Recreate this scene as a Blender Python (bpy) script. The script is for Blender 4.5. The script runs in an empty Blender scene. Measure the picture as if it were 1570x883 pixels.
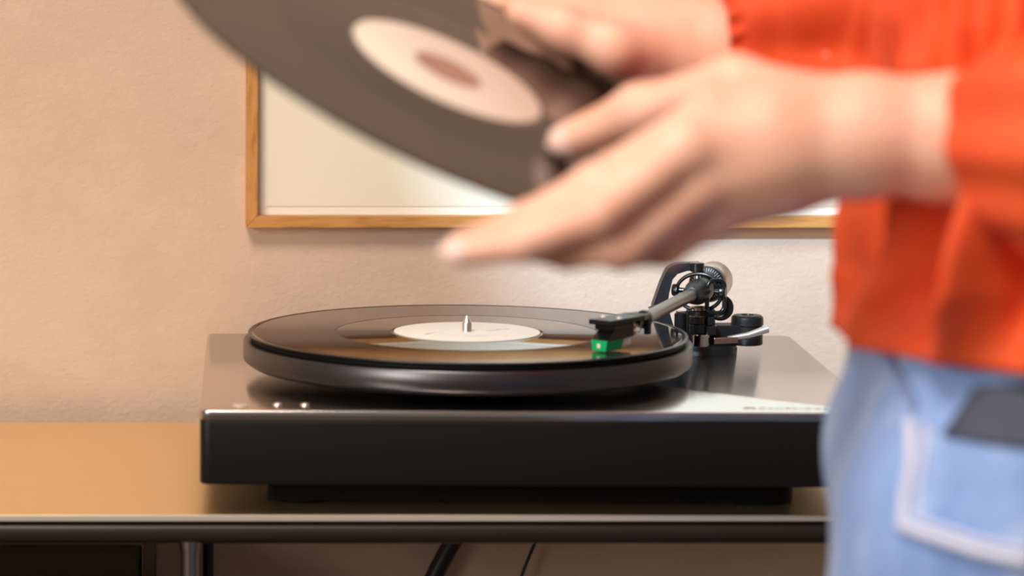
import bpy, bmesh, math, random
import numpy as np
from mathutils import Vector, Matrix
random.seed(4)
PI = math.pi
SC = bpy.context.scene
COL = SC.collection

# ------------------------------------------------------------------ camera
ZS = 0.780                    # top of the console table
ZT = ZS + 0.0696              # top of the turntable's metal plate
cam_d = bpy.data.cameras.new('camera')
cam = bpy.data.objects.new('camera', cam_d); COL.objects.link(cam)
cam.location = (-0.023, -2.071, 1.179)
cam.rotation_euler = (PI/2 - 0.1204, 0, 0)
cam_d.sensor_width = 36.0
cam_d.lens = 115.04
cam_d.shift_x = 0.3408
cam_d.dof.use_dof = True
cam_d.dof.focus_distance = 2.35
cam_d.dof.aperture_fstop = 5.4
cam_d.clip_start = 0.05
SC.camera = cam

# ------------------------------------------------------------------ world, lights, exposure
w = bpy.data.worlds.new('room_light'); SC.world = w; w.use_nodes = True
w.node_tree.nodes['Background'].inputs[0].default_value = (1.0, 0.90, 0.80, 1)
w.node_tree.nodes['Background'].inputs[1].default_value = 0.20

def aim(o, target):
    o.rotation_euler = (Vector(target) - o.location).to_track_quat('-Z', 'Y').to_euler()
def area(name, loc, target, size, power, colour):
    l = bpy.data.lights.new(name, 'AREA'); l.shape = 'RECTANGLE'
    l.size, l.size_y = size; l.energy = power; l.color = colour
    o = bpy.data.objects.new(name, l); COL.objects.link(o); o.location = loc; aim(o, target)
    return o
area('overhead_key', (-0.70, -1.72, 3.20), (0.30, 0.0, 0.95), (0.9, 0.9), 75, (1.0, 0.88, 0.77))  # soft key light added high above the table, not a window
area('window_daylight', (-1.85, -2.35, 1.62), (0.25, 0.0, 1.0), (0.9, 1.0), 46, (1.0, 0.93, 0.87))
sp = bpy.data.lights.new('wall_patch_spot', 'SPOT'); sp.energy = 760; sp.color = (0.47, 0.74, 1.0)  # added bluish spot, its cone shaped to make the bright wall patch
sp.spot_size = math.radians(8.8); sp.spot_blend = 0.04; sp.shadow_soft_size = 0.05
spo = bpy.data.objects.new('wall_patch_spot', sp); COL.objects.link(spo)
spo.location = (-0.986, -2.309, 2.665); aim(spo, (0.478, 0.42, 0.998))

SC.view_settings.view_transform = 'Standard'
SC.view_settings.look = 'None'
SC.view_settings.gamma = 1.0
SC.view_settings.use_curve_mapping = False
SC.view_settings.exposure = 0.0

# ------------------------------------------------------------------ materials
MATS = {}
def mat(name, base=(.5, .5, .5), rough=.5, metal=0.0, ior=1.5, sss=0.0, coat=0.0, sheen=0.0, aniso=0.0, spec=None):
    m = bpy.data.materials.new(name); m.use_nodes = True
    b = m.node_tree.nodes['Principled BSDF']
    b.inputs['Base Color'].default_value = (*base, 1)
    b.inputs['Roughness'].default_value = rough
    b.inputs['Metallic'].default_value = metal
    b.inputs['IOR'].default_value = ior
    if sss:
        b.inputs['Subsurface Weight'].default_value = sss
        b.inputs['Subsurface Radius'].default_value = (1.0, .35, .2)
        b.inputs['Subsurface Scale'].default_value = 0.006
    if coat: b.inputs['Coat Weight'].default_value = coat
    if sheen: b.inputs['Sheen Weight'].default_value = sheen
    if aniso: b.inputs['Anisotropic'].default_value = aniso
    if spec is not None: b.inputs['Specular IOR Level'].default_value = spec
    MATS[name] = m
    return m
def N(m, t, **kw):
    n = m.node_tree.nodes.new(t)
    for k, v in kw.items(): setattr(n, k, v)
    return n
def L(m, a, b): m.node_tree.links.new(a, b)
def bsdf(m): return m.node_tree.nodes['Principled BSDF']
def coords(m, scale=(1, 1, 1), rot=(0, 0, 0), kind='Object'):
    tc = N(m, 'ShaderNodeTexCoord'); mp = N(m, 'ShaderNodeMapping')
    mp.inputs['Scale'].default_value = scale; mp.inputs['Rotation'].default_value = rot
    L(m, tc.outputs[kind], mp.inputs['Vector']); return mp.outputs['Vector']
def noise(m, vec, scale, detail=4, rough=.55):
    n = N(m, 'ShaderNodeTexNoise'); n.inputs['Scale'].default_value = scale
    n.inputs['Detail'].default_value = detail; n.inputs['Roughness'].default_value = rough
    L(m, vec, n.inputs['Vector']); return n.outputs['Fac']
def ramp(m, fac, stops):
    r = N(m, 'ShaderNodeValToRGB'); e = r.color_ramp.elements
    while len(e) < len(stops): e.new(0.5)
    for q, (pos, c) in zip(e, stops): q.position = pos; q.color = (*c, 1)
    L(m, fac, r.inputs['Fac']); return r.outputs['Color']
def bump(m, h, strength, dist=0.001):
    b = N(m, 'ShaderNodeBump'); b.inputs['Strength'].default_value = strength
    b.inputs['Distance'].default_value = dist
    L(m, h, b.inputs['Height']); L(m, b.outputs['Normal'], bsdf(m).inputs['Normal'])

m = mat('linen_wall', rough=.9)
L(m, ramp(m, noise(m, coords(m, (6, 1, 9)), 3.0, 10, .72), [(.3, (.56, .40, .298)), (.7, (.635, .455, .342))]), bsdf(m).inputs['Base Color'])
bump(m, noise(m, coords(m, (1, 1, 1.3)), 230, 4, .65), .55, .0014)
m = mat('floor_wood', rough=.5)
L(m, ramp(m, noise(m, coords(m, (1, 12, 1)), 3, 6), [(.3, (.07, .04, .022)), (.7, (.11, .065, .035))]), bsdf(m).inputs['Base Color'])
m = mat('oak', rough=.5)
L(m, ramp(m, noise(m, coords(m, (7, 60, 60)), 5, 6, .6), [(.3, (.36, .145, .032)), (.5, (.52, .235, .065)), (.75, (.58, .285, .09))]), bsdf(m).inputs['Base Color'])
m = mat('oak_upright', rough=.5)
L(m, ramp(m, noise(m, coords(m, (60, 60, 7)), 5, 6, .6), [(.3, (.36, .145, .032)), (.5, (.52, .235, .065)), (.75, (.58, .285, .09))]), bsdf(m).inputs['Base Color'])
mat('mount_board', (.92, .87, .74), .8)
mat('print_paper', (.88, .79, .635), .85)
mat('print_ink', (.10, .09, .08), .8)
m = mat('brass_sheet', (.90, .62, .28), .36, 1.0)
L(m, ramp(m, noise(m, coords(m, (3, 90, 1)), 6, 5, .6), [(.3, (.96, .74, .40)), (.7, (.99, .79, .46))]), bsdf(m).inputs['Base Color'])
bump(m, noise(m, coords(m, (2, 120, 1)), 8, 4), .10, .0008)
mat('sheet_edge', (.78, .70, .62), .35, .6)
mat('black_tube', (.020, .017, .014), .36, spec=.35)
mat('chrome', (.75, .73, .72), .12, 1.0)
mat('satin_steel', (.80, .76, .73), .34, 1.0)
mat('spindle_steel', (.88, .86, .84), .32, 1.0)
mat('chrome_leg', (.42, .40, .40), .25, 1.0)
mat('black_cable', (.006, .006, .008), .45)
mat('black_lacquer', (.003, .002, .002), .6, spec=.1)
mat('dark_wood', (.07, .026, .008), .6, spec=.2)
mat('plinth_black', (.0075, .0062, .0056), .42, spec=.22)
m = mat('gunmetal', (.62, .585, .56), .17, 1.0)
mat('button_metal', (.86, .80, .74), .16, 1.0)
mat('led_ring', (.80, .68, .58), .35, .6)
mat('logo_print', (.33, .25, .20), .6)
mat('platter_black', (.115, .110, .114), .36, 1.0)
mat('mat_black', (.004, .004, .004), .6, spec=.12)
m = mat('vinyl', (.010, .008, .007), .04, ior=1.70)
m = mat('vinyl_grooves', (.012, .009, .007), .055, ior=1.74)
mat('vinyl_edge', (.010, .008, .007), .30, ior=1.6)
mat('label_paper', (.84, .80, .75), .55)
mat('label_ink', (.60, .57, .54), .6)
mat('label_cream', (.84, .74, .63), .6)
mat('label_brown', (.42, .24, .18), .6)
mat('arm_black', (.006, .006, .0065), .24)
mat('arm_satin', (.0075, .0068, .0065), .40, spec=.32)
mat('arm_navy', (.012, .0115, .0125), .40, spec=.35)
mat('arm_tube', (.125, .090, .066), .30, .85)
mat('weight_metal', (.46, .39, .32), .33, 1.0)
mat('scale_print', (.75, .70, .66), .5)
mat('bronze', (.50, .38, .30), .22, 1.0)
mat('green_plastic', (.0, .42, .13), .35)
mat('white_plastic', (.80, .70, .66), .4)
mat('orange_sleeve_pin', (.85, .36, .04), .4)
mat('wire_white', (.85, .82, .78), .4)
m = mat('skin', (.78, .46, .33), .48, sss=.25)
L(m, ramp(m, noise(m, coords(m), 38, 3), [(.3, (.80, .42, .285)), (.7, (.87, .52, .385))]), bsdf(m).inputs['Base Color'])
m = mat('orange_cotton', (.80, .105, .018), .75, sheen=.04)
L(m, ramp(m, noise(m, coords(m, (1, 1, .5)), 30, 4), [(.3, (.66, .055, .007)), (.7, (.80, .095, .014))]), bsdf(m).inputs['Base Color'])
bump(m, noise(m, coords(m), 420, 3), .25, .001)
m = mat('denim', (.27, .41, .78), .85, sheen=.2)
L(m, ramp(m, noise(m, coords(m, (1.6, 1.6, .6)), 22, 6, .6), [(.25, (.14, .25, .56)), (.52, (.23, .36, .67)), (.75, (.44, .55, .79))]), bsdf(m).inputs['Base Color'])
bump(m, noise(m, coords(m), 500, 2), .3, .001)
mat('denim_seam', (.58, .60, .74), .85)
mat('denim_dark', (.20, .26, .48), .9)
m = mat('charcoal_cloth', (.045, .055, .085), .7)
mat('hair', (.055, .028, .014), .45)
mat('shoe_white', (.75, .73, .70), .5)
mat('eye_dark', (.02, .015, .012), .2)
m = mat('clear_glass', (1, 1, 1), .02)
nt = m.node_tree; nt.nodes.remove(bsdf(m))
tr = N(m, 'ShaderNodeBsdfTransparent'); gl = N(m, 'ShaderNodeBsdfGlossy'); gl.inputs['Roughness'].default_value = .02
fr = N(m, 'ShaderNodeFresnel'); fr.inputs['IOR'].default_value = 1.25; mx = N(m, 'ShaderNodeMixShader')
L(m, fr.outputs[0], mx.inputs[0]); L(m, tr.outputs[0], mx.inputs[1]); L(m, gl.outputs[0], mx.inputs[2])
L(m, mx.outputs[0], nt.nodes['Material Output'].inputs['Surface'])

# ------------------------------------------------------------------ mesh helpers
class MB:
    """collects vertices and faces for one mesh"""
    def __init__(s): s.v = []; s.f = []
    def add(s, v, f):
        o = len(s.v); s.v += [tuple(map(float, p)) for p in v]; s.f += [tuple(i + o for i in q) for q in f]; return s
    def box(s, a, b):
        (x0, y0, z0), (x1, y1, z1) = a, b
        return s.add([(x0,y0,z0),(x1,y0,z0),(x1,y1,z0),(x0,y1,z0),(x0,y0,z1),(x1,y0,z1),(x1,y1,z1),(x0,y1,z1)],
                     [(3,2,1,0),(4,5,6,7),(0,1,5,4),(1,2,6,5),(2,3,7,6),(3,0,4,7)])
    def loft(s, rings, cap=True, closed=True):
        n = len(rings[0]); v = [p for r in rings for p in r]; f = []
        for i in range(len(rings)-1):
            for j in range(n if closed else n-1):
                k = (j+1) % n
                f.append((i*n+j, i*n+k, (i+1)*n+k, (i+1)*n+j))
        if cap:
            f.append(tuple(reversed(range(n)))); f.append(tuple(range((len(rings)-1)*n, len(rings)*n)))
        return s.add(v, f)
    def lathe(s, prof, seg=64, c=(0, 0, 0), axis=(0, 0, 1), cap=True):
        ax = Vector(axis).normalized()
        u = ax.orthogonal().normalized(); w_ = ax.cross(u)
        rings = []
        for r, h in prof:
            rings.append([Vector(c) + ax*h + (u*math.cos(2*PI*k/seg) + w_*math.sin(2*PI*k/seg))*max(r, 1e-5) for k in range(seg)])
        return s.loft(rings, cap=cap)
    def cyl(s, a, b, r, seg=24, r2=None, bev=0.0):
        a, b = Vector(a), Vector(b); h = (b-a).length; r2 = r if r2 is None else r2
        if bev: pr = [(r-bev, 0), (r, bev), (r2, h-bev), (r2-bev, h)]
        else: pr = [(r, 0), (r2, h)]
        return s.lathe(pr, seg, a, b-a)
    def tube(s, pts, r, seg=16, closed=False, flat=1.0, up=(0, 0, 1)):
        pts = [Vector(p) for p in pts]; n = len(pts); rings = []
        for i in range(n):
            d = (pts[(i+1) % n] - pts[i-1]) if closed else (pts[min(i+1, n-1)] - pts[max(i-1, 0)])
            d.normalize(); u = d.cross(Vector(up))
            if u.length < 1e-4: u = d.orthogonal()
            u.normalize(); w_ = u.cross(d)
            rr = r[i] if isinstance(r, (list, tuple)) else r
            rings.append([pts[i] + (u*math.cos(2*PI*k/seg)*flat + w_*math.sin(2*PI*k/seg))*rr for k in range(seg)])
        if closed: rings.append(rings[0])
        return s.loft(rings, cap=not closed)
    def prism(s, poly, y0, y1):
        """polygon in x,z pushed from y0 to y1"""
        n = len(poly)
        v = [(x, y0, z) for x, z in poly] + [(x, y1, z) for x, z in poly]
        f = [tuple(range(n)), tuple(reversed(range(n, 2*n)))] + [(j, j+n, (j+1) % n + n, (j+1) % n) for j in range(n)]
        return s.add(v, f)
    def build(s, name, material, parent=None, smooth=None, bevel=0.0, seg=2):
        me = bpy.data.meshes.new(name); me.from_pydata(s.v, [], s.f); me.update()
        bm = bmesh.new(); bm.from_mesh(me); bmesh.ops.remove_doubles(bm, verts=bm.verts, dist=1e-7)
        bmesh.ops.recalc_face_normals(bm, faces=bm.faces)
        if bevel:
            ed = [e for e in bm.edges if len(e.link_faces) == 2 and e.calc_face_angle(0) > .6]
            bmesh.ops.bevel(bm, geom=ed, offset=bevel, segments=seg, profile=.5, affect='EDGES', clamp_overlap=True)
        bm.to_mesh(me); bm.free()
        return link(name, me, material, parent, smooth)
def link(name, me, material, parent=None, smooth=None):
    o = bpy.data.objects.new(name, me); COL.objects.link(o)
    if material: me.materials.append(MATS[material])
    if smooth is not None:
        me.polygons.foreach_set('use_smooth', [True]*len(me.polygons))
        try: me.set_sharp_from_angle(angle=math.radians(smooth))
        except Exception: pass
    if parent: o.parent = parent
    return o
def thing(name, label, cat, loc=(0, 0, 0), rz=0.0, group=None):
    o = bpy.data.objects.new(name, None); COL.objects.link(o); o.location = loc; o.rotation_euler = (0, 0, rz)
    o.empty_display_size = .05
    o['label'] = label; o['category'] = cat
    if group: o['group'] = group
    return o
def tag(o, label, cat, group=None):
    o['label'] = label; o['category'] = cat
    if group: o['group'] = group
    return o
def struct(o, label, cat):
    o['kind'] = 'structure'; o['label'] = label; o['category'] = cat; return o
def rrect(x0, y0, x1, y1, r, n=6):
    out = []
    for cx, cy, a in ((x1-r, y1-r, 0), (x0+r, y1-r, PI/2), (x0+r, y0+r, PI), (x1-r, y0+r, 1.5*PI)):
        for k in range(n+1):
            t = a + PI/2*k/n; out.append((cx + r*math.cos(t), cy + r*math.sin(t)))
    return out
def smooth_path(pts, n=8):
    """Catmull-Rom through the points"""
    pts = [np.array(p, float) for p in pts]; out = []
    for i in range(len(pts)-1):
        p0, p1, p2, p3 = pts[max(i-1, 0)], pts[i], pts[i+1], pts[min(i+2, len(pts)-1)]
        for k in range(n):
            t = k/n
            out.append(.5*((2*p1) + (-p0+p2)*t + (2*p0-5*p1+4*p2-p3)*t*t + (-p0+3*p1-3*p2+p3)*t**3))
    out.append(pts[-1]); return out

# ------------------------------------------------------------------ the room
WY = 0.420
struct(MB().box((-3, -5.2, -.05), (3, WY+.1, 0)).build('floor', 'floor_wood'), 'brown wooden floor under the table', 'floor')
struct(MB().box((-3, WY, 0), (3, WY+.1, 2.7)).build('wall_back', 'linen_wall'), 'warm beige textured wall behind the turntable', 'wall')

# ------------------------------------------------------------------ picture frame
FX0, FX1, FZ0, FZ1 = 0.0400, 0.660, 0.9255, 1.375
pf = thing('picture_frame', 'thin oak picture frame with cream print on the beige wall', 'picture frame', ((FX0+FX1)/2, WY, FZ0))
ox, oz = (FX0+FX1)/2, FZ0
def fr_bar(poly, mname):
    MB().prism([(x-ox, z-oz) for x, z in poly], -.0165, -.0005).build('frame_bar', mname, pf, bevel=.0006, seg=1)
b_ = .0092
fr_bar([(FX0, FZ0), (FX1, FZ0), (FX1-b_, FZ0+b_), (FX0+b_, FZ0+b_)], 'oak')
fr_bar([(FX0+b_, FZ1-b_), (FX1-b_, FZ1-b_), (FX1, FZ1), (FX0, FZ1)], 'oak')
fr_bar([(FX0, FZ0), (FX0+b_, FZ0+b_), (FX0+b_, FZ1-b_), (FX0, FZ1)], 'oak_upright')
fr_bar([(FX1-b_, FZ0+b_), (FX1, FZ0), (FX1, FZ1), (FX1-b_, FZ1-b_)], 'oak_upright')
e_ = b_ - .0008
MB().box((FX0+e_-ox, -.006, e_), (FX1-e_-ox, -.002, FZ1-FZ0-e_)).build('mount_board', 'mount_board', pf)
MB().box((FX0+b_+.007-ox, -.0068, b_+.0065), (FX1-b_-.007-ox, -.0061, FZ1-FZ0-b_-.0065)).build('print_sheet', 'print_paper', pf)
MB().box((FX0+b_+.0004-ox, -.0125, b_+.0004), (FX1-b_-.0004-ox, -.011, FZ1-FZ0-b_-.0004)).build('glass_pane', 'clear_glass', pf)

# ------------------------------------------------------------------ console table
tb = thing('console_table', 'console table with brushed gold top and black tube frame', 'table', (0, .19, 0))
TX0, TX1, TY0, TY1 = -.78, .78, .007, .380
oy = .19
MB().box((TX0, TY0+.001-oy, ZS-.0038), (TX1, TY1-oy, ZS)).build('table_top', 'brass_sheet', tb, bevel=.0004, seg=1)
MB().box((TX0, TY0-.0005-oy, ZS-.0040), (TX1, TY0+.001-oy, ZS-.0002)).build('top_edge', 'sheet_edge', tb, bevel=.0003, seg=1)
rt = .0078; zt_ = ZS - .0040 - rt - .0004
MB().cyl((TX0, TY0+.008-oy, zt_), (TX1, TY0+.008-oy, zt_), rt, 32).build('front_rail', 'black_tube', tb, 40)
MB().cyl((TX0, TY1-.010-oy, zt_), (TX1, TY1-.010-oy, zt_), rt, 32).build('rear_rail', 'black_tube', tb, 40)
for lx in (-.72, -.0056, .72):
    MB().lathe([(.0082, 0), (.0082, .004), (.0060, .006), (.0058, zt_-rt-.006), (.0066, zt_-rt-.003), (.0072, zt_-rt+.002)], 24, (lx, TY0+.008-oy, 0)).build('leg', 'chrome_leg', tb, 40)
    MB().cyl((lx+.0168, TY1-.010-oy, 0), (lx+.0168, TY1-.010-oy, zt_-.004), .0042, 20).build('leg', 'black_tube', tb, 40)
    MB().cyl((lx+.008, TY0+.010-oy, zt_), (lx+.008, TY1-.012-oy, zt_), .005, 16).build('cross_rail', 'black_tube', tb, 40)

# cabinet standing under the table, and cables hanging down behind
cb = thing('low_cabinet', 'black cabinet with brown wooden side under the table top', 'cabinet', (-.33, .22, 0))
MB().box((-.29, -.13, .02), (.291, .14, .690)).build('cabinet_body', 'black_lacquer', cb, bevel=.002)
MB().box((.2925, -.10, .0), (.302, .15, .700)).build('side_panel', 'dark_wood', cb, bevel=.001)
MB().box((-.302, -.10, .0), (-.2915, .15, .700)).build('side_panel', 'dark_wood', cb, bevel=.001)
cab = MB().tube(smooth_path([(.255, .400, .800), (.242, .402, .755), (.226, .402, .725), (.175, .401, .63), (.12, .39, .42), (.14, .36, .2), (.20, .35, .012), (.30, .35, .009)]), .0068, 14).build('power_cable', 'black_cable', None, 60)
tag(cab, 'thick black cable slanting down behind the table', 'cable')
cab = MB().tube(smooth_path([(.305, .404, .800), (.298, .405, .76), (.283, .405, .725), (.24, .402, .60), (.22, .39, .3), (.26, .36, .01), (.34, .36, .006)]), .0013, 10).build('thin_wire', 'black_cable', None, 60)
tag(cab, 'thin black wire hanging beside the thick cable below the table', 'wire')

# ------------------------------------------------------------------ turntable
YAW = -0.0289
tt = thing('turntable', 'black turntable with grey metal top plate on the gold table', 'turntable', (0, 0, ZS), YAW)
PW, PD, ZP = .435, .368, .0696          # plate width, depth, height above the table
def plate(name, z0, z1, inset, r, material, bev):
    o2 = rrect(inset, inset, PW-inset, PD-inset, r)
    b = MB()
    b.loft([[(x, y, z0) for x, y in o2], [(x, y, z1) for x, y in o2]])
    return b.build(name, material, tt, 35, bevel=bev, seg=3)
plate('plinth', .0212, .0630, .0006, .0065, 'plinth_black', .0012)
plate('top_plate', .0632, ZP, .0, .0075, 'gunmetal', .0011)
# tapered underside
o1 = rrect(.004, .004, PW-.004, PD-.004, .006); o2 = rrect(.050, .036, PW-.050, PD-.036, .006)
MB().loft([[(x, y, .0148) for x, y in o2], [(x, y, .0211) for x, y in o1]]).build('underside', 'plinth_black', tt, 30)
for fx, fy in ((.068, .074), (PW-.068, .074), (.068, PD-.074), (PW-.068, PD-.074)):
    MB().lathe([(.0235, 0), (.0245, .001), (.0245, .0140), (.022, .0147)], 40, (fx, fy, 0)).build('foot', 'mat_black', tt, 40)
o3 = rrect(.0440, .049, PW-.060, PD-.049, .004)
MB().loft([[(x, y, .0020) for x, y in o3], [(x, y, .0147) for x, y in o3]]).build('base_pan_shade', 'mat_black', tt, 30)  # bottom pan; its black block also stands for the shadow between the feet
# push buttons on the front left of the plate
MB().lathe([(.0052, 0), (.0052, .0004), (.0046, .0009)], 32, (.0265, .0205, ZP)).build('button', 'led_ring', tt, 40)
for bx in (.0505, .0682):
    MB().lathe([(.0031, 0), (.0031, .0006), (.0027, .0014), (.0015, .0019), (.0003, .0021)], 28, (bx, .0205, ZP)).build('button', 'button_metal', tt, 50)

# platter
RX, RY = .1813, .1652
ZR = ZP + .0291                       # top of the record
pl = MB().lathe([(.060, ZP+.0072), (.1490, ZP+.0072), (.1530, ZP+.0100), (.1537, ZP+.0112), (.1537, ZP+.0228), (.1531, ZP+.0236), (.1505, ZP+.0238), (.05, ZP+.0236)], 200, (RX, RY, 0)).build('platter', 'platter_black', tt, 40)
MB().lathe([(.045, ZP), (.045, ZP+.0073)], 64, (RX, RY, 0)).build('sub_platter', 'mat_black', tt, 40)
MB().lathe([(.003, ZP+.0240), (.1480, ZP+.0240), (.1485, ZP+.0248), (.1480, ZP+.0269), (.003, ZP+.0269)], 160, (RX, RY, 0)).build('slip_mat', 'mat_black', pl, 40)
MB().lathe([(.0034, ZP+.02), (.0034, ZR+.0060), (.0031, ZR+.0066), (.0016, ZR+.0100), (.0007, ZR+.0112)], 32, (RX, RY, 0)).build('spindle', 'spindle_steel', tt, 30)

# brand lettering printed on the plate
def text_mesh(name, body, size, loc, material, parent, spacing=1.0):
    cu = bpy.data.curves.new(name, 'FONT'); cu.body = body; cu.size = size; cu.space_character = spacing
    cu.resolution_u = 3; cu.extrude = .00006
    o = bpy.data.objects.new(name + '_tmp', cu); COL.objects.link(o)
    bpy.context.view_layer.update()
    me = bpy.data.meshes.new_from_object(o.evaluated_get(bpy.context.evaluated_depsgraph_get()))
    bpy.data.objects.remove(o); bpy.data.curves.remove(cu)
    me.name = name; me.materials.clear()
    r = link(name, me, material, parent); r.location = loc; return r
text_mesh('lettering', 'CAMBRIDGE AUDIO', .0068, (.3590, .0150, ZP+.0001), 'logo_print', tt, 1.25)
b = MB()
for k, rr in enumerate((.0036, .0022)):
    b.tube([(.3535 + rr*math.cos(a), .0155 + rr*math.sin(a)*1.1, ZP+.0001) for a in np.linspace(0, PI, 14)], .0005, 6)
b.build('emblem', 'logo_print', tt, 60)

# tonearm: positions in the room's x, y and height above the plate, turned into the turntable's own axes
def A(x, y, z):
    c, s = math.cos(YAW), math.sin(YAW)
    return Vector((c*x + s*y, -s*x + c*y, z + ZP))
def Avec(x, y, z=0):
    c, s = math.cos(YAW), math.sin(YAW); return Vector((c*x + s*y, -s*x + c*y, z))
BX, BY = .3665, .272
base = MB().lathe([(.0250, 0), (.0252, .0006), (.0252, .0030), (.0247, .0033), (.0247, .0052), (.0245, .0062), (.0225, .0068), (.01, .0069)], 72, A(BX, BY, 0)).build('tonearm_base', 'arm_satin', tt, 35)
def vcyl(name, x, y, z0, z1, r, material, parent=None, bev=.0005):
    a = A(x, y, z0); return MB().lathe([(r-bev, 0), (r, bev), (r, z1-z0-bev), (r-bev, z1-z0)], 36, a).build(name, material, parent or base, 35)
vcyl('lift_cylinder', .3627, .2535, .0060, .0150, .0065, 'chrome')
vcyl('height_post', .3497, .266, .0068, .0285, .0044, 'arm_black')
vcyl('post_cap', .3503, .266, .0285, .0302, .0040, 'chrome')
vcyl('lock_screw', .3600, .2565, .0150, .0218, .0064, 'arm_black')
vcyl('lock_screw', .3600, .2568, .0220, .0270, .0060, 'arm_black')
vcyl('screw_ring', .3600, .2568, .0270, .0278, .0055, 'bronze')
vcyl('lift_post', .3692, .2575, .0140, .0205, .0053, 'arm_black')
vcyl('lift_post', .3692, .2590, .0205, .0265, .0029, 'arm_black')
vcyl('column', BX-.001, BY+.002, .0068, .030, .0105, 'arm_satin')
vcyl('bearing_nut', BX-.004, BY-.004, .0300, .0330, .0060, 'bronze')
# bar to the anti-skate knob
b = MB(); pts = []
d0 = A(.366, .2720, 0); d1 = A(.3995, .2755, 0)
dv = (d1-d0).normalized(); nv = Vector((-dv.y, dv.x, 0))
q = [d0 - nv*.0085, d1 - nv*.0085, d1 + nv*.0085, d0 + nv*.0085]
b.loft([[(v.x, v.y, ZP+.0085) for v in q], [(v.x, v.y, ZP+.0195) for v in q]])
b.build('side_bar', 'arm_satin', base, bevel=.0008)
kn = MB().lathe([(.0108, .0045), (.0113, .0052), (.0113, .0085), (.0111, .0088), (.0113, .0091), (.0113, .0178), (.0105, .0181), (.0105, .0186), (.0116, .0190), (.0117, .0198), (.0115, .0206), (.0117, .0214), (.0115, .0222), (.0116, .0230), (.0112, .0246), (.0098, .0258), (.0046, .0261), (.0042, .0252), (.0015, .0252)], 56, A(.3995, .2755, 0)).build('anti_skate_knob', 'arm_satin', tt, 30)
# cue lever
lv = MB().tube([A(.3930-.0115, .2525, .0118), A(.396, .2530, .0140), A(.4105, .2540, .0186)], [.0018, .0022, .0029], 18).build('cue_lever', 'satin_steel', tt, 40)
b = MB(); b.box((-.0085, -.0028, -.0022), (.0085, .0028, .0022))
o = b.build('lever_arm', 'bronze', lv, bevel=.0004); o.location = A(.3800, .2515, .0108); o.rotation_euler = (0, -.05, 0)
# arch that carries the upper bearing
def axz(px, py):   # a point of the arch outline: metres to the right of and above the base
    return px, py
outer = [(.3300, .0000), (.3305, .0200), (.3310, .0335), (.3365, .0500), (.3390, .0560), (.3412, .0600), (.3440, .0622), (.3478, .0634), (.3540, .0639), (.3645, .0640)]
inner = [(.3645, .0590), (.3545, .0581), (.3480, .0560), (.3445, .0520), (.3425, .0430), (.3410, .0335), (.3440, .0240), (.3480, .0120), (.3500, .0000)]
b = MB(); poly = outer + inner
f0 = [A(x, .2725, z) for x, z in poly]; f1 = [A(x, .2835, z) for x, z in poly]; n_ = len(poly)
b.add(f0 + f1, [(j, j+n_, (j+1) % n_ + n_, (j+1) % n_) for j in range(n_)])
na = len(outer); 
for off in (0, n_):
    # faces between the outer and the inner edge
    k = min(len(outer), len(inner))
    ou = list(range(na)); inn = list(range(n_-1, na-1, -1))
    i = j = 0; fs = []
    while i < len(ou)-1 or j < len(inn)-1:
        if j == len(inn)-1 or (i < len(ou)-1 and (i+1)/(len(ou)-1) <= (j+1)/(len(inn)-1)):
            fs.append((ou[i]+off, ou[i+1]+off, inn[j]+off)); i += 1
        else:
            fs.append((ou[i]+off, inn[j+1]+off, inn[j]+off)); j += 1
    b.f += fs
b.build('bearing_arch', 'arm_navy', tt, bevel=.0)
PX, PY, PZ = .3620, .2640, .0445        # the arm's pivot
cap = MB().lathe([(.0046, .0578), (.0050, .0583), (.0050, .0638), (.0046, .0643)], 36, A(.3620, .272, 0)).build('bearing_cap', 'arm_black', tt, 35)
MB().lathe([(.0022, .0520), (.0022, .0580)], 20, A(.3620, .270, 0)).build('bearing_pin', 'chrome', cap, 40)
# arm rest clip
MB().tube([A(.3262, .262, .0318), A(.3285, .262, .0330), A(.3345, .264, .0332)], .0016, 10).build('arm_rest', 'arm_tube', tt, 50)

AD = Avec(-.361, -.932).normalized()      # along the arm towards the headshell
AS = Vector((-AD.y, AD.x, 0))             # sideways, to the right seen from the headshell end
PV = A(PX, PY, PZ)
def along(t, s=0.0, z=0.0): return PV + AD*t + AS*s + Vector((0, 0, z))
arm = MB().tube([along(.022, 0, .0), along(.05, 0, .0005), along(.177, 0, .0012)], [.0047, .0047, .0044], 28).build('tonearm', 'arm_tube', tt, 50)
MB().lathe([(.0060, -.013), (.0088, -.0115), (.0092, -.004), (.0092, .006), (.0080, .014), (.0066, .022), (.0058, .0255), (.0050, .026)], 40, PV, AD).build('bearing_housing', 'arm_satin', arm, 40)
# gimbal ring round the housing
ring = []
for k in range(56):
    a = 2*PI*k/56
    ring.append(along(-.002, .0165*math.cos(a), -.0008 + .0133*math.sin(a)))
g_ = MB().tube(ring, .0014, 12, closed=True, flat=1.0, up=AD).build('gimbal_ring', 'arm_black', arm, 60)
for s_ in (-1, 1):
    MB().lathe([(.0038, 0), (.0044, .001), (.0044, .004), (.0020, .0052), (.0018, .0085)], 24, along(-.002, s_*.0195, 0), -AS*s_).build('bearing_screw', 'arm_black', arm, 40)
# square loop of the yoke on the right
lo = rrect(-.0065, -.0118, .0065, .0118, .0048, 6)
MB().tube([A(.3735 + x + .0009*z*60*.1, .2585 + x*.3, .0412 + z) for x, z in lo], .0016, 10, closed=True, up=(0, 1, 0)).build('yoke_loop', 'arm_black', tt, 60)
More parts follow.
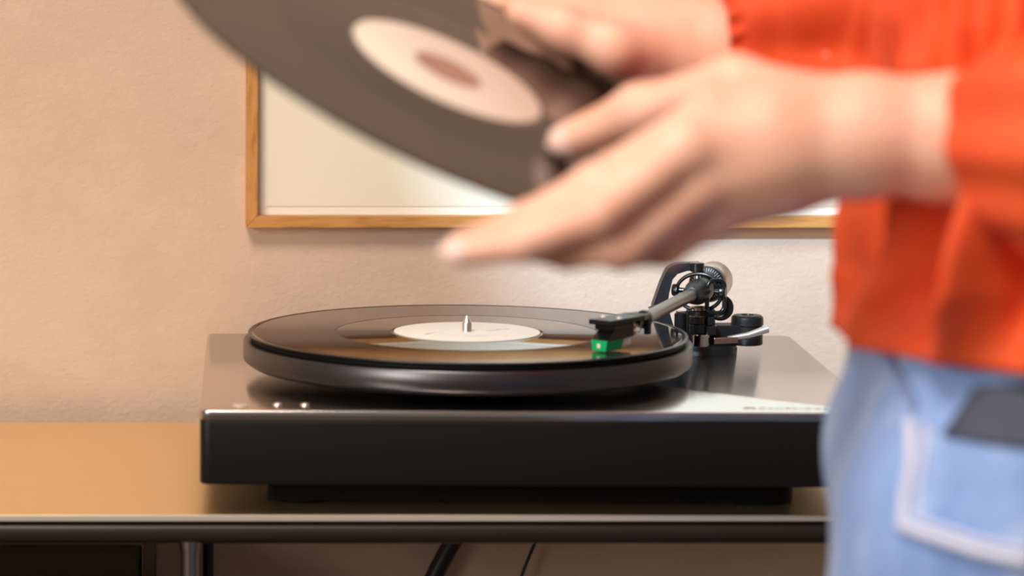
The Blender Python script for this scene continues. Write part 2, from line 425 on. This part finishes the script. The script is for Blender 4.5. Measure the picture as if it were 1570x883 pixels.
# anti-skate hook
hk = [A(.3775 + .0078*math.cos(a), .268, .0325 + .0078*math.sin(a)) for a in np.linspace(1.25, -1.9, 22)]
MB().tube(hk, [.0012 + .0011*math.sin(PI*i/21) for i in range(22)], 10, flat=1.3, up=(0, 1, 0)).build('anti_skate_hook', 'arm_black', tt, 60)
# counterweight
cw = MB().lathe([(.004, -.0300), (.0130, -.0300), (.0138, -.0306), (.0140, -.0330), (.0140, -.0530), (.0132, -.0545), (.004, -.0545)], 64, PV + Vector((0, 0, .0022)), AD).build('counterweight', 'weight_metal', arm, 35)
MB().lathe([(.004, -.0235), (.0062, -.0235), (.0070, -.0238), (.0125, -.0272), (.0128, -.0280), (.0128, -.0299), (.004, -.0299)], 64, PV + Vector((0, 0, .0022)), AD).build('scale_ring', 'arm_satin', arm, 35)
b = MB()
for k in range(40):
    a = 2*PI*k/40; r0, r1 = .0112, .0124; l0, l1 = -.0232, -.0281
    c_, s_ = math.cos(a), math.sin(a)
    def rp(l, r, da): 
        aa = a + da; return PV + Vector((0, 0, .0022)) + AD*l + (AS*math.cos(aa) + Vector((0, 0, 1))*math.sin(aa))*r
    ln = -.0255 if k % 5 else -.0246
    rr = .0070 + .0055*((-.0238)-ln)/.0034
    b.add([rp(ln+.0001, rr+.00008, -.012), rp(ln+.0001, rr+.00008, .012), rp(-.0266, .01173, .009), rp(-.0266, .01173, -.009)], [(0, 1, 2, 3)])
b.build('scale_marks', 'scale_print', arm)
MB().cyl(along(-.012), along(-.022, 0, .001), .0042, 24).build('rear_stub', 'arm_satin', arm, 40)

# headshell and cartridge, in their own axes: forward, sideways, up
HN = along(.177, 0, .0012)
HD = Avec(-.664, -.748).normalized(); HS = Vector((-HD.y, HD.x, 0))
def H(f, s, z): return HN + HD*f + HS*s + Vector((0, 0, z))
def hbox(b, f0, f1, s0, s1, z0, z1, s0b=None, s1b=None):
    s0b = s0 if s0b is None else s0b; s1b = s1 if s1b is None else s1b
    v = [H(f0,s0,z0), H(f1,s0b,z0), H(f1,s1b,z0), H(f0,s1,z0), H(f0,s0,z1), H(f1,s0b,z1), H(f1,s1b,z1), H(f0,s1,z1)]
    return b.add(v, [(3,2,1,0),(4,5,6,7),(0,1,5,4),(1,2,6,5),(2,3,7,6),(3,0,4,7)])
b = MB()
hbox(b, .012, .0515, -.0088, .0088, .0012, .0046)
hbox(b, -.002, .012, -.0050, .0050, .0010, .0048, -.0088, .0088)
hs_ = b.build('headshell', 'arm_satin', arm, bevel=.0004, seg=1)
MB().lathe([(.0050, -.004), (.0062, -.003), (.0062, .0015), (.0050, .003)], 32, HN, AD).build('collar', 'arm_satin', hs_, 40) if False else None
MB().lathe([(.0050, -.004), (.0061, -.003), (.0061, .0015), (.0048, .003)], 32, HN, AD).build('arm_collar', 'arm_satin', arm, 40)
for s_ in (-1, 1):
    MB().lathe([(.0017, 0), (.0017, .0008), (.0010, .0013), (.0002, .0014)], 20, H(.038, s_*.0062, .0046)).build('mounting_screw', 'white_plastic', arm, 40)
b = MB(); hbox(b, -.001, .003, .0025, .0060, -.0095, .002)
b.build('shell_fin', 'arm_satin', arm, bevel=.0003, seg=1)
b = MB()
hbox(b, .022, .046, -.0078, .0078, -.0030, .0012); hbox(b, .020, .0415, -.0062, .0062, -.0088, -.0028)
ct = b.build('cartridge', 'arm_black', arm, bevel=.0005, seg=1)
b = MB(); v = [H(.030,-.0062,-.0028), H(.0440,-.0060,-.0028), H(.0440,.0060,-.0028), H(.030,.0062,-.0028), H(.030,-.0070,-.0090), H(.0515,-.0068,-.0090), H(.0515,.0068,-.0090), H(.030,.0070,-.0090)]
b.add(v, [(0,1,2,3),(7,6,5,4),(0,4,5,1),(1,5,6,2),(2,6,7,3),(3,7,4,0)]); b.build('cartridge_nose', 'arm_black', arm, bevel=.0003, seg=1)
b = MB(); v = [H(.032,-.0064,-.0090), H(.0522,-.0064,-.0090), H(.0522,.0064,-.0090), H(.032,.0064,-.0090), H(.0335,-.0052,-.0158), H(.0520,-.0052,-.0162), H(.0520,.0052,-.0162), H(.0335,.0052,-.0158)]
b.add(v, [(0,1,2,3),(7,6,5,4),(0,4,5,1),(1,5,6,2),(2,6,7,3),(3,7,4,0)]); gs = b.build('stylus_guard', 'green_plastic', arm, bevel=.0005, seg=2)
b = MB(); hbox(b, .0521, .0525, -.0012, .0012, -.0140, -.0110); b.build('guard_mark', 'white_plastic', arm)
b = MB(); hbox(b, .0225, .0322, -.0058, .0058, -.0140, -.0090); b.build('cartridge_clip', 'white_plastic', arm, bevel=.0006, seg=2)
for s_, z_ in ((-.003, -.0035), (.003, -.0035), (-.003, -.0075), (.003, -.0075)):
    MB().cyl(H(.0205, s_, z_), H(.0145, s_, z_), .0014, 10).build('pin_sleeve', 'orange_sleeve_pin', arm, 40)
    MB().tube([H(.0150, s_, z_), H(.0115, s_, z_+.001), H(.0085, s_*.9, z_-.0008), H(.005, s_*.7, z_+.003), H(.001, s_*.4, .001)], .00035, 6).build('lead_wire', 'wire_white', arm, 50)
MB().tube([H(.0470, 0, -.0155), H(.0490, 0, -.0172)], [.0004, .0002], 8).build('stylus', 'chrome', arm)

# ------------------------------------------------------------------ records
def record(name, label, loc, rot, paper, ink):
    """a twelve inch disc, its top at z = 0 of its own axes"""
    r = thing(name, label, 'record', loc); r.rotation_euler = rot
    MB().lathe([(.0036, -.0018), (.1489, -.0018), (.1489, -.0001), (.1466, -.0002), (.1464, -.0003), (.0905, -.0003), (.0890, -.0002), (.0560, -.0002), (.0530, .0000), (.0508, .0001), (.0505, -.0001), (.0036, -.0001)], 220, (0, 0, 0)).build('disc', 'vinyl', r, 40)
    MB().lathe([(.1488, -.0018), (.1500, -.0016), (.1506, -.0008), (.1504, -.0002), (.1498, .00005), (.1488, .0000), (.1488, -.0018)], 220, cap=False).build('edge_bead', 'vinyl_edge', r, 40)
    b = MB(); rings = []
    prof = []
    x = .0907
    while x < .1464:
        gap = abs(x-.106) < .0006 or abs(x-.122) < .0006 or abs(x-.135) < .0006
        prof.append((x, -.00018 if not gap else -.000186)); x += .0004
    seg = 180
    b.loft([[(q*math.cos(2*PI*k/seg), q*math.sin(2*PI*k/seg), h) for k in range(seg)] for q, h in prof], cap=False)
    b.build('groove_band', 'vinyl_grooves', r, 60)
    lb = MB().lathe([(.0037, -.0001), (.0500, -.0001), (.0501, .0002), (.0498, .00035), (.0037, .00035)], 120).build('paper_label', paper, r, 40)
    return r, lb
# record on the platter
c_, s_ = math.cos(YAW), math.sin(YAW)
rec, lb = record('vinyl_record', 'black vinyl record with white label lying on the platter', (c_*RX - s_*RY, s_*RX + c_*RY, ZS + ZR), (0, 0, YAW), 'label_paper', 'label_ink')
b = MB()
for path in ([(-.030, -.018), (-.022, -.010), (-.012, -.019), (.002, -.022), (.018, -.021), (.026, -.024)], [(.004, .004), (.014, .002), (.022, .008), (.030, .013)], [(-.026, -.024), (-.010, -.027), (.012, -.028)]):
    b.tube([(x, y, .00036) for x, y, in [tuple(p[:2]) for p in smooth_path([(x, y, 0) for x, y in path], 5)]], .0005, 6, flat=1.0)
b.build('label_script', 'label_ink', lb)

# record held in the air
RC = Vector((0.1159, -0.4710, 1.0925))
view = (RC - Vector((-0.023, -2.071, 1.179))).normalized()
right = view.cross(Vector((0, 0, 1))).normalized(); up = right.cross(view)
ta, tl = math.radians(25.0), math.radians(16.4)
e1 = right*math.cos(ta) - up*math.sin(ta)
dn = -right*math.sin(ta) - up*math.cos(ta)
e2 = -(dn*math.sin(tl) - view*math.cos(tl))
e3 = e1.cross(e2).normalized()
M = Matrix((e1, e2, e3)).transposed()
held, lb2 = record('vinyl_record', 'black vinyl record with cream label tilted in the hands', RC, M.to_euler(), 'label_cream', 'label_brown')
b = MB()
def flat_poly(b, pts, z): b.add([(x, y, z) for x, y in pts], [tuple(range(len(pts)))])
flat_poly(b, [(.018*math.cos(a), .017*math.sin(a)) for a in np.linspace(0, 2*PI, 40)[:-1]], .0006)
b.build('label_centre', 'label_brown', lb2)  # flat brown disc round the hole of the label
# ------------------------------------------------------------------ person
# distance fields for the body: smooth unions of tapered limbs, meshed into one surface
def grid_mesh(prims, h, lo, hi, post=None):
    lo, hi = np.array(lo, float), np.array(hi, float)
    n = np.ceil((hi-lo)/h).astype(int) + 1
    ax = [lo[i] + h*np.arange(n[i]) for i in range(3)]
    V = np.full(n, 1.0, np.float32)
    for pr in prims:
        kind, k = pr[0], pr[-1]
        if kind == 'cone':
            a, ra, b_, rb = np.array(pr[1]), pr[2], np.array(pr[3]), pr[4]
            r = max(ra, rb); mn, mx_ = np.minimum(a, b_) - r, np.maximum(a, b_) + r
        else:
            c, R = np.array(pr[1]), np.array(pr[2]); mn, mx_ = c - max(R), c + max(R)
        pad = 2*k + 3*h + .012
        i0 = np.maximum(np.floor((mn-pad-lo)/h).astype(int), 0); i1 = np.minimum(np.ceil((mx_+pad-lo)/h).astype(int)+1, n)
        if (i1 <= i0).any(): continue
        X, Y, Z = np.meshgrid(ax[0][i0[0]:i1[0]], ax[1][i0[1]:i1[1]], ax[2][i0[2]:i1[2]], indexing='ij')
        if kind == 'cone':
            d = b_-a; t = np.clip(((X-a[0])*d[0] + (Y-a[1])*d[1] + (Z-a[2])*d[2])/max((d*d).sum(), 1e-12), 0, 1)
            D = np.sqrt((X-a[0]-t*d[0])**2 + (Y-a[1]-t*d[1])**2 + (Z-a[2]-t*d[2])**2) - (ra + t*(rb-ra))
        else:
            q = np.sqrt(((X-c[0])/R[0])**2 + ((Y-c[1])/R[1])**2 + ((Z-c[2])/R[2])**2)
            D = (q-1)*min(R)
        S = (slice(i0[0], i1[0]), slice(i0[1], i1[1]), slice(i0[2], i1[2]))
        if kind == 'cut':
            V[S] = np.maximum(V[S], -D)
        else:
            o = V[S]; hh = np.clip(.5 + .5*(o-D)/k, 0, 1)
            V[S] = o*(1-hh) + D*hh - k*hh*(1-hh)
    s = V < 0
    cnt = np.zeros(n-1, np.int8); 
    for dx in (0, 1):
        for dy in (0, 1):
            for dz in (0, 1):
                cnt += s[dx:n[0]-1+dx, dy:n[1]-1+dy, dz:n[2]-1+dz]
    I = np.argwhere((cnt > 0) & (cnt < 8)); idx = np.full(n-1, -1, np.int64); idx[I[:, 0], I[:, 1], I[:, 2]] = np.arange(len(I))
    acc = np.zeros((len(I), 3)); num = np.zeros(len(I))
    cs = [(0,0,0),(1,0,0),(0,1,0),(1,1,0),(0,0,1),(1,0,1),(0,1,1),(1,1,1)]
    for a, b_ in ((0,1),(2,3),(4,5),(6,7),(0,2),(1,3),(4,6),(5,7),(0,4),(1,5),(2,6),(3,7)):
        A_, B_ = I + cs[a], I + cs[b_]
        va, vb = V[A_[:,0],A_[:,1],A_[:,2]], V[B_[:,0],B_[:,1],B_[:,2]]
        cr = (va < 0) != (vb < 0); t = np.where(cr, va/np.where(cr, va-vb, 1), 0)
        p = A_ + t[:, None]*(B_-A_); acc += np.where(cr[:, None], p, 0); num += cr
    verts = lo + h*acc/num[:, None]
    faces = []
    for axis in range(3):
        o1, o2 = [(1, 2), (2, 0), (0, 1)][axis]
        sl0 = [slice(None)]*3; sl1 = [slice(None)]*3; sl0[axis] = slice(0, -1); sl1[axis] = slice(1, None)
        d = s[tuple(sl0)] != s[tuple(sl1)]; E_ = np.argwhere(d)
        E_ = E_[(E_[:, o1] > 0) & (E_[:, o2] > 0) & (E_[:, o1] < n[o1]-1) & (E_[:, o2] < n[o2]-1)]
        ins = s[E_[:,0],E_[:,1],E_[:,2]]
        def cell(da, db):
            q = E_.copy(); q[:, o1] += da; q[:, o2] += db; return idx[q[:,0],q[:,1],q[:,2]]
        Q = np.stack([cell(-1,-1), cell(0,-1), cell(0,0), cell(-1,0)], 1)
        Q[~ins] = Q[~ins][:, ::-1]; faces.append(Q)
    return verts, np.concatenate(faces)
def mesh_np(name, verts, faces):
    me = bpy.data.meshes.new(name); me.from_pydata(verts.tolist(), [], faces.tolist()); me.update(); return me
PR = -0.26; PCX, PCY = .433, -.47
def turn(v):
    v = np.array(v, float); x, y = v[..., 0]-PCX, v[..., 1]-PCY; c, s2 = math.cos(PR), math.sin(PR)
    out = v.copy(); out[..., 0] = PCX + c*x - s2*y; out[..., 1] = PCY + s2*x + c*y; return out
def chain(pts, rad, k):
    return [('cone', pts[i], rad[i], pts[i+1], rad[i+1], k) for i in range(len(pts)-1)]

person = thing('person', 'person in orange blouse and light blue jeans holding up a record', 'person', (.42, -.47, 0))
def under(o): 
    o.parent = person; o.matrix_parent_inverse = Matrix.Translation((-.42, .47, 0)); return o

# --- near arm and hand
hand = []
wr = (0.2925, -0.6010, 1.0702)
hand += chain([(.520, -.655, 1.075), (0.3777, -0.6060, 1.0714), (0.3287, -0.6030, 1.0692), wr], [.043, .036, .0268, .0245], .012)
# flattened wrist into the back of the hand
hand += chain([wr, (0.2534, -0.5970, 1.0796), (0.2233, -0.6010, 1.0828)], [.0225, .0165, .0125], .014)
hand += chain([wr, (0.2481, -0.6110, 1.0698), (0.2113, -0.6190, 1.0674)], [.0215, .0165, .0125], .014)
hand += chain([wr, (0.2502, -0.6090, 1.0585), (0.2145, -0.6160, 1.0480)], [.0200, .0155, .0118], .014)
hand += chain([wr, (0.2566, -0.5990, 1.0518), (0.2268, -0.6030, 1.0368)], [.0190, .0150, .0110], .014)
# thumb, lying over the record
hand += chain([(0.2738, -0.5830, 1.0807), (0.2394, -0.5710, 1.0919), (0.1990, -0.5460, 1.0783), (0.1689, -0.5260, 1.0628)], [.0165, .0122, .0106, .0086], .009)
# four fingers
hand += chain([(0.2206, -0.6090, 1.0775), (0.1687, -0.6230, 1.0501), (0.1387, -0.6190, 1.0331), (0.1129, -0.6130, 1.0228)], [.0120, .0094, .0082, .0070], .005)
hand += chain([(0.2101, -0.6210, 1.0667), (0.1682, -0.6350, 1.0376), (0.1360, -0.6290, 1.0248), (0.1098, -0.6190, 1.0196)], [.0122, .0096, .0084, .0070], .005)
hand += chain([(0.2143, -0.6170, 1.0481), (0.1814, -0.6250, 1.0232), (0.1582, -0.6090, 1.0191), (0.1400, -0.5930, 1.0197)], [.0118, .0096, .0082, .0070], .005)
hand += chain([(0.2265, -0.6050, 1.0370), (0.2027, -0.6090, 1.0209), (0.1842, -0.5950, 1.0164), (0.1691, -0.5810, 1.0184)], [.0110, .0086, .0074, .0062], .005)
v1, f1 = grid_mesh(hand, .0021, np.array((0.1092, -0.5710, 1.0313)) - (.05, .12, .08), (.58, -.46, 1.15))
# --- far arm and hand
fh = []
w2 = (0.2594, -0.3510, 1.0956)
fh += chain([(.465, -.285, 1.100), (0.3184, -0.3560, 1.0944), (0.2779, -0.3530, 1.0943), w2], [.042, .034, .0268, .0245], .012)
fh += chain([w2, (0.2288, -0.3490, 1.1030), (0.2021, -0.3430, 1.1096)], [.0220, .0165, .0125], .014)
fh += chain([w2, (0.2305, -0.3360, 1.1110), (0.1989, -0.3260, 1.1210)], [.0215, .0165, .0125], .014)
fh += chain([w2, (0.2341, -0.3230, 1.1174), (0.2021, -0.3130, 1.1293)], [.0200, .0155, .0118], .014)
fh += chain([w2, (0.2385, -0.3160, 1.1224), (0.2103, -0.3030, 1.1367)], [.0190, .0150, .0110], .014)
fh += chain([(0.2383, -0.3660, 1.0970), (0.2091, -0.3810, 1.0994), (0.1843, -0.3760, 1.1092), (0.1628, -0.3710, 1.1168)], [.0160, .0122, .0106, .0086], .009)
fh += chain([(0.2021, -0.3430, 1.1096), (0.1737, -0.3190, 1.1197), (0.1577, -0.3050, 1.1186), (0.1432, -0.2990, 1.1134)], [.0118, .0094, .0082, .0070], .005)
fh += chain([(0.1989, -0.3260, 1.1210), (0.1683, -0.3030, 1.1297), (0.1509, -0.2910, 1.1272), (0.1363, -0.2890, 1.1215)], [.0120, .0096, .0084, .0070], .005)
fh += chain([(0.2021, -0.3130, 1.1293), (0.1730, -0.2910, 1.1399), (0.1564, -0.2810, 1.1376), (0.1424, -0.2790, 1.1319)], [.0116, .0094, .0082, .0068], .005)
fh += chain([(0.2103, -0.3030, 1.1367), (0.1858, -0.2860, 1.1479), (0.1727, -0.2770, 1.1467), (0.1605, -0.2750, 1.1424)], [.0105, .0086, .0074, .0062], .005)
fh += chain([(0.2587, -0.3560, 1.0917), (0.2245, -0.3560, 1.0931), (0.2080, -0.3510, 1.0990)], [.020, .017, .012], .012)
v2, f2 = grid_mesh(fh, .0023, np.array((0.1337, -0.3210, 1.1011)) - (.05, .10, .06), (.52, -.20, 1.24))
# --- the rest of the body
bd = []
KEEP = [(.520, -.655, 1.075), (.465, -.285, 1.100)]
bd += [('ell', (.433, -.47, 1.22), (.088, .135, .18), .04), ('ell', (.433, -.47, 1.02), (.088, .128, .14), .04), ('ell', (.433, -.47, .90), (.095, .140, .10), .04)]
for sy in (-1, 1):
    yy = -.47 + sy*.155
    el = (.520, -.655, 1.075) if sy < 0 else (.465, -.285, 1.100)
    bd += chain([(.44, -.47 + sy*.128, 1.325), el], [.036, .034], .02)
    yl = -.47 + sy*.085
    bd += chain([(.43, yl, .88), (.425, yl, .48), (.435, yl, .09)], [.085, .060, .042], .04)
    bd += chain([(.435, yl, .06), (.33, yl, .04)], [.034, .022], .02)
bd += chain([(.44, -.47, 1.38), (.425, -.47, 1.50)], [.060, .050], .03)
bd += [('ell', (.405, -.47, 1.575), (.092, .072, .112), .02), ('ell', (.355, -.47, 1.525), (.045, .045, .045), .03)]
bd += chain([(.330, -.47, 1.585), (.303, -.47, 1.552)], [.008, .011], .012)          # nose
bd += [('ell', (.314, -.47, 1.518), (.010, .022, .007), .006), ('ell', (.313, -.47, 1.508), (.010, .019, .006), .006)]
for sy in (-1, 1):
    bd += [('cut', (.309, -.47+sy*.031, 1.575), (.014, .016, .010), .004), ('ell', (.328, -.47+sy*.031, 1.574), (.0115, .0115, .0115), .003)]
    bd += [('ell', (.41, -.47+sy*.074, 1.560), (.018, .010, .030), .006)]
bd = [tuple(turn(q) if (isinstance(q, tuple) and i in ((1, 3) if pr[0] == 'cone' else (1,))) and not (isinstance(q, tuple) and q in KEEP) else q for i, q in enumerate(pr)) for pr in bd]
v3, f3 = grid_mesh(bd, .0060, (.22, -.76, -.02), (.64, -.16, 1.74))
o1, o2 = len(v1), len(v1)+len(v2)
me = mesh_np('body', np.concatenate([v1, v2, v3]), np.concatenate([f1, f2+o1, f3+o2]))
body = under(link('body', me, 'skin', None, 180))
sm = body.modifiers.new('smooth', 'SMOOTH'); sm.factor = .5; sm.iterations = 3
# finger nails
def nail(base, tip, r, side):
    base, tip = Vector(base), Vector(tip); d = (tip-base).normalized(); sd = Vector(side)
    sd = (sd - d*sd.dot(d)).normalized(); w_ = d.cross(sd); rows = []
    for i in range(7):
        t = i/6; ln = -.004 + .0125*t; wd = r*.72*math.sqrt(max(0.02, 1-max(0, (t-.55)/.47)**2))
        row = []
        for j in range(7):
            s_ = (j/3-1); row.append(tip + d*ln + w_*wd*s_ + sd*(r*math.sqrt(max(0, 1-(.72*s_)**2)) + .0004 - .0035*max(0, t-.5)))
        rows.append(row)
    return MB().loft(rows, cap=False, closed=False)
mat('nail', (.86, .58, .50), .25)
for bs, tp, r_ in (((0.1387, -0.6190, 1.0331), (0.1129, -0.6130, 1.0228), .0070), ((0.1360, -0.6290, 1.0248), (0.1098, -0.6190, 1.0196), .0070), ((0.1990, -0.5460, 1.0783), (0.1689, -0.5260, 1.0628), .0086)):
    under(nail(bs, tp, r_, (0, -1, .35)).build('finger_nail', 'nail', None, 180))

# --- jeans
je = []
je += [('ell', (.433, -.47, .962), (.108, .156, .075), .02), ('ell', (.431, -.47, .895), (.124, .178, .092), .03)]
JL = []
for sy in (-1, 1):
    yl = -.47 + sy*.088
    je += chain([(.424, yl, .87), (.408, yl, .70), (.418, yl, .46), (.435, yl, .07)], [.108, .104, .086, .080], .02)
vj, fj = grid_mesh(je, .0050, (.24, -.72, .01), (.62, -.22, 1.04))
def cloth_folds(v):
    """sideways and slanting creases pushed into the denim"""
    x, y, z = v.T
    return (.0016*np.sin(95*z + 22*x + 4*np.sin(30*y)) * np.exp(-((z-.93)/.05)**2)
            + .0022*np.sin(60*z - 35*x + 2.5*np.sin(25*x+9*z))*np.clip((.97-z)*6, 0, 1)
            + .0015*np.sin(140*x + 18*z + 30*y))
def normals_np(v, f):
    fn = np.cross(v[f[:,2]]-v[f[:,0]], v[f[:,3]]-v[f[:,1]]); out = np.zeros_like(v)
    for k in range(4): np.add.at(out, f[:, k], fn)
    return out/np.maximum(np.linalg.norm(out, axis=1, keepdims=True), 1e-12)
nj = normals_np(vj, fj)
vj2 = turn(vj + nj*cloth_folds(vj)[:, None])
nj = turn(nj + (PCX, PCY, 0)) - (PCX, PCY, 0)
jeans = under(link('jeans', mesh_np('jeans', vj2, fj), 'denim', None, 180))
sm = jeans.modifiers.new('smooth', 'SMOOTH'); sm.factor = .5; sm.iterations = 4
# points on the outer side of the near leg, found on the cloth itself
side = nj[:, 1] < -.05
sv = vj2[side]; sn = nj[side]
def on_cloth(x, z, off=0.0):
    d = (sv[:,0]-x)**2 + (sv[:,2]-z)**2; i = np.argsort(d)[:6]; w_ = 1/(d[i]+1e-7); w_ /= w_.sum()
    y = (sv[i,1]*w_).sum(); nn = (sn[i]*w_[:,None]).sum(0); nn /= np.linalg.norm(nn)
    return np.array([x, y, z]) + nn*off
def patch(name, corners, material, thick, nu=14, nv=14, smooth=180):
    """a cloth panel that follows the hip: four corners as x, z"""
    c = [np.array(q) for q in corners]; top = []; bot = []
    for i in range(nv+1):
        for j in range(nu+1):
            u, t = j/nu, i/nv
            q = (c[0]*(1-u) + c[1]*u)*(1-t) + (c[3]*(1-u) + c[2]*u)*t
            top.append(on_cloth(q[0], q[1], thick)); bot.append(on_cloth(q[0], q[1], -.001))
    n_ = (nu+1)*(nv+1); F = []
    for i in range(nv):
        for j in range(nu):
            a = i*(nu+1)+j; F.append((a, a+1, a+nu+2, a+nu+1)); F.append((n_+a+nu+1, n_+a+nu+2, n_+a+1, n_+a))
    rim = [j for j in range(nu+1)] + [i*(nu+1)+nu for i in range(1, nv+1)] + [nv*(nu+1)+j for j in range(nu-1, -1, -1)] + [i*(nu+1) for i in range(nv-1, 0, -1)]
    for a, b_ in zip(rim, rim[1:]+rim[:1]): F.append((b_, a, a+n_, b_+n_))
    return under(MB().add(top + bot, F).build(name, material, None, smooth))
def seam(name, pts, r, material, off=.002):
    pp = [on_cloth(p_[0], p_[1], off) for p_ in smooth_path([(a, b_, 0) for a, b_ in pts], 10)]
    return under(MB().tube(pp, r, 8, flat=1.0).build(name, material, None, 180))
def xz(p_): return (p_[0], p_[2])
patch('pocket', [xz((0.3226, -0.6310, 0.9355)), xz((0.3833, -0.6710, 0.9320)), xz((0.3736, -0.6710, 0.8836)), xz((0.3120, -0.6310, 0.8918))], 'denim', .0026)
seam('pocket_seam', [xz((0.3218, -0.6310, 0.9367)), xz((0.3179, -0.6310, 0.9190)), xz((0.3141, -0.6310, 0.8983)), xz((0.3155, -0.6410, 0.8938)), xz((0.3387, -0.6510, 0.8887)), xz((0.3591, -0.6610, 0.8861))], .0030, 'denim_seam', .0024)
seam('pocket_seam', [xz((0.3265, -0.6310, 0.9367)), xz((0.3225, -0.6310, 0.9190)), xz((0.3199, -0.6310, 0.9018)), xz((0.3204, -0.6410, 0.8982)), xz((0.3385, -0.6510, 0.8940)), xz((0.3590, -0.6610, 0.8913))], .0014, 'denim_seam', .0028)
seam('side_seam', [xz((0.3196, -0.6310, 0.9734)), xz((0.3207, -0.6310, 0.9573)), xz((0.3240, -0.6310, 0.9426))], .0022, 'denim_dark', .0010)
patch('dark_patch', [xz((0.3464, -0.6510, 0.9551)), xz((0.3891, -0.6710, 0.9611)), xz((0.3901, -0.6710, 0.9314)), xz((0.3315, -0.6510, 0.9342))], 'charcoal_cloth', .0055)['label'] = 'dark charcoal patch above the jeans pocket'

# --- blouse: body, then two full sleeves
def fold(n_, seed):
    r = np.random.RandomState(seed); return [(r.randint(3, n_), r.rand()*6.28, r.rand()) for _ in range(6)]
rings = []; NB = 300
for i in range(120):
    t = i/119; z = .966 + t*.445
    ax_ = np.interp(z, [.966, 1.00, 1.08, 1.20, 1.32, 1.38, 1.411], [.122, .108, .103, .106, .106, .090, .066])
    ay_ = np.interp(z, [.966, 1.00, 1.08, 1.20, 1.32, 1.38, 1.411], [.178, .188, .186, .182, .185, .140, .072])
    ring = []
    for j in range(NB):
        a = 2*PI*j/NB
        ex = 2.25; ca, sa = math.cos(a), math.sin(a)
        rr = (abs(ca)**ex + abs(sa)**ex)**(-1/ex)
        low = np.clip((1.12-z)/.10, 0, 1)*np.clip((z-.958)/.035, 0.25, 1)
        d = low*(.0210*(1-2*abs(math.sin(.5*(13*a + 1.1 + 2.0*math.sin(9*z) + .8*math.sin(3*a))))**1.3) + .009*math.sin(7*a + 25*(z-.97) + 2.0) + .003*math.sin(29*a + 14*z))
        d *= 1 - .5*math.exp(-((a-PI)/.40)**2)
        sh = np.clip((z-1.07)/.03, 0, 1)
        d += sh*(.0058*math.sin(48*a + .8*math.sin(60*z)) + .0012*math.sin(150*z + 3*math.sin(4*a)))
        ring.append((.433 + (ax_*rr + d)*ca, -.47 + (ay_*rr + d)*sa, z + .003*math.sin(5*a)*low))
    rings.append(ring)
rings = [turn(np.array(r_)) for r_ in rings]
blouse = under(MB().loft(rings, cap=False).build('blouse', 'orange_cotton', None, 180))
so = blouse.modifiers.new('thickness', 'SOLIDIFY'); so.thickness = .0015; so.offset = -1
def sleeve(path, radii, pleats, amp, seed, cuff=None):
    pts = smooth_path(path, 14); n_ = len(pts); rs = np.interp(np.linspace(0, 1, n_), np.linspace(0, 1, len(radii)), radii)
    b = MB(); rings = []; NS = 180; r_ = np.random.RandomState(seed); ph = r_.rand(4)*6.28
    prev = None
    for i in range(n_):
        d = Vector(pts[min(i+1, n_-1)] - pts[max(i-1, 0)]).normalized()
        if prev is None: u = d.orthogonal().normalized()
        else: u = (prev - d*prev.dot(d)).normalized()
        prev = u; w_ = d.cross(u); t = i/(n_-1); ring = []
        for k in range(NS):
            a = 2*PI*k/NS
            env = .35 + .65*math.sin(PI*min(1, t*1.02))
            dd = amp*env*(math.sin(pleats*a + ph[0] + 1.5*math.sin(5*t + ph[1])) + .5*math.sin((pleats//2+1)*a + ph[2] + 6*t) + .35*math.sin(14*t + 3*a))
            if t > .93: dd += .003*math.sin(26*a + ph[3])
            R_ = rs[i] + dd
            ring.append(Vector(pts[i]) + (u*math.cos(a) + w_*math.sin(a))*R_)
        rings.append(ring)
    b.loft(rings, cap=False)
    o = under(b.build('sleeve', 'orange_cotton', None, 180))
    q = o.modifiers.new('thickness', 'SOLIDIFY'); q.thickness = .0014; q.offset = -1
    return o
sleeve([(.405, -.545, 1.392), (.430, -.615, 1.345), (.470, -.645, 1.25), (.505, -.655, 1.14), (.485, -.650, 1.085), (.430, -.632, 1.070), (0.3684, -0.6190, 1.0698), (0.3527, -0.6070, 1.0683), (0.3429, -0.6050, 1.0693)], [.040, .062, .066, .074, .072, .068, .054, .036, .0365], 9, .0030, 3)
sleeve([(.458, -.390, 1.392), (.470, -.325, 1.345), (.475, -.300, 1.25), (.470, -.290, 1.16), (.445, -.290, 1.110), (0.3533, -0.3360, 1.0983), (0.3134, -0.3460, 1.0981), (0.2847, -0.3530, 1.0970), (0.2697, -0.3530, 1.0957)], [.040, .062, .064, .072, .074, .070, .060, .043, .0375], 6, .0085, 8)
# --- hair and shoes, above and below the picture
hr = [('ell', (.425, -.47, 1.600), (.098, .086, .112), .02), ('cut', (.325, -.47, 1.545), (.062, .075, .085), .01)]
hr += chain([(.480, -.47, 1.60), (.515, -.47, 1.50), (.515, -.47, 1.34)], [.062, .055, .028], .03)
vh, fh_ = grid_mesh(hr, .006, (.26, -.60, 1.28), (.62, -.34, 1.74)); vh = turn(vh)
under(link('hair', mesh_np('hair', vh, fh_), 'hair', None, 180))
for sy in (-1, 1):
    yl = -.47 + sy*.09
    s_ = chain([(.450, yl, .045), (.375, yl, .042), (.310, yl, .034)], [.044, .042, .032], .03) + [('cut', (.39, yl, -.30), (.40, .40, .30), .005)]
    vs, fs = grid_mesh(s_, .005, (.22, yl-.07, -.02), (.50, yl+.07, .12))
    vs[:, 2] = np.maximum(vs[:, 2], .0005); vs = turn(vs)
    under(link('shoe', mesh_np('shoe', vs, fs), 'shoe_white', None, 180))
for sy in (-1, 1):
    under(MB().lathe([(.0004, 0), (.004, .0006), (.0055, .0018)], 20, tuple(turn((.3163, -.47+sy*.031, 1.574))), (math.cos(PR), math.sin(PR), 0)).build('iris', 'eye_dark', None, 60))
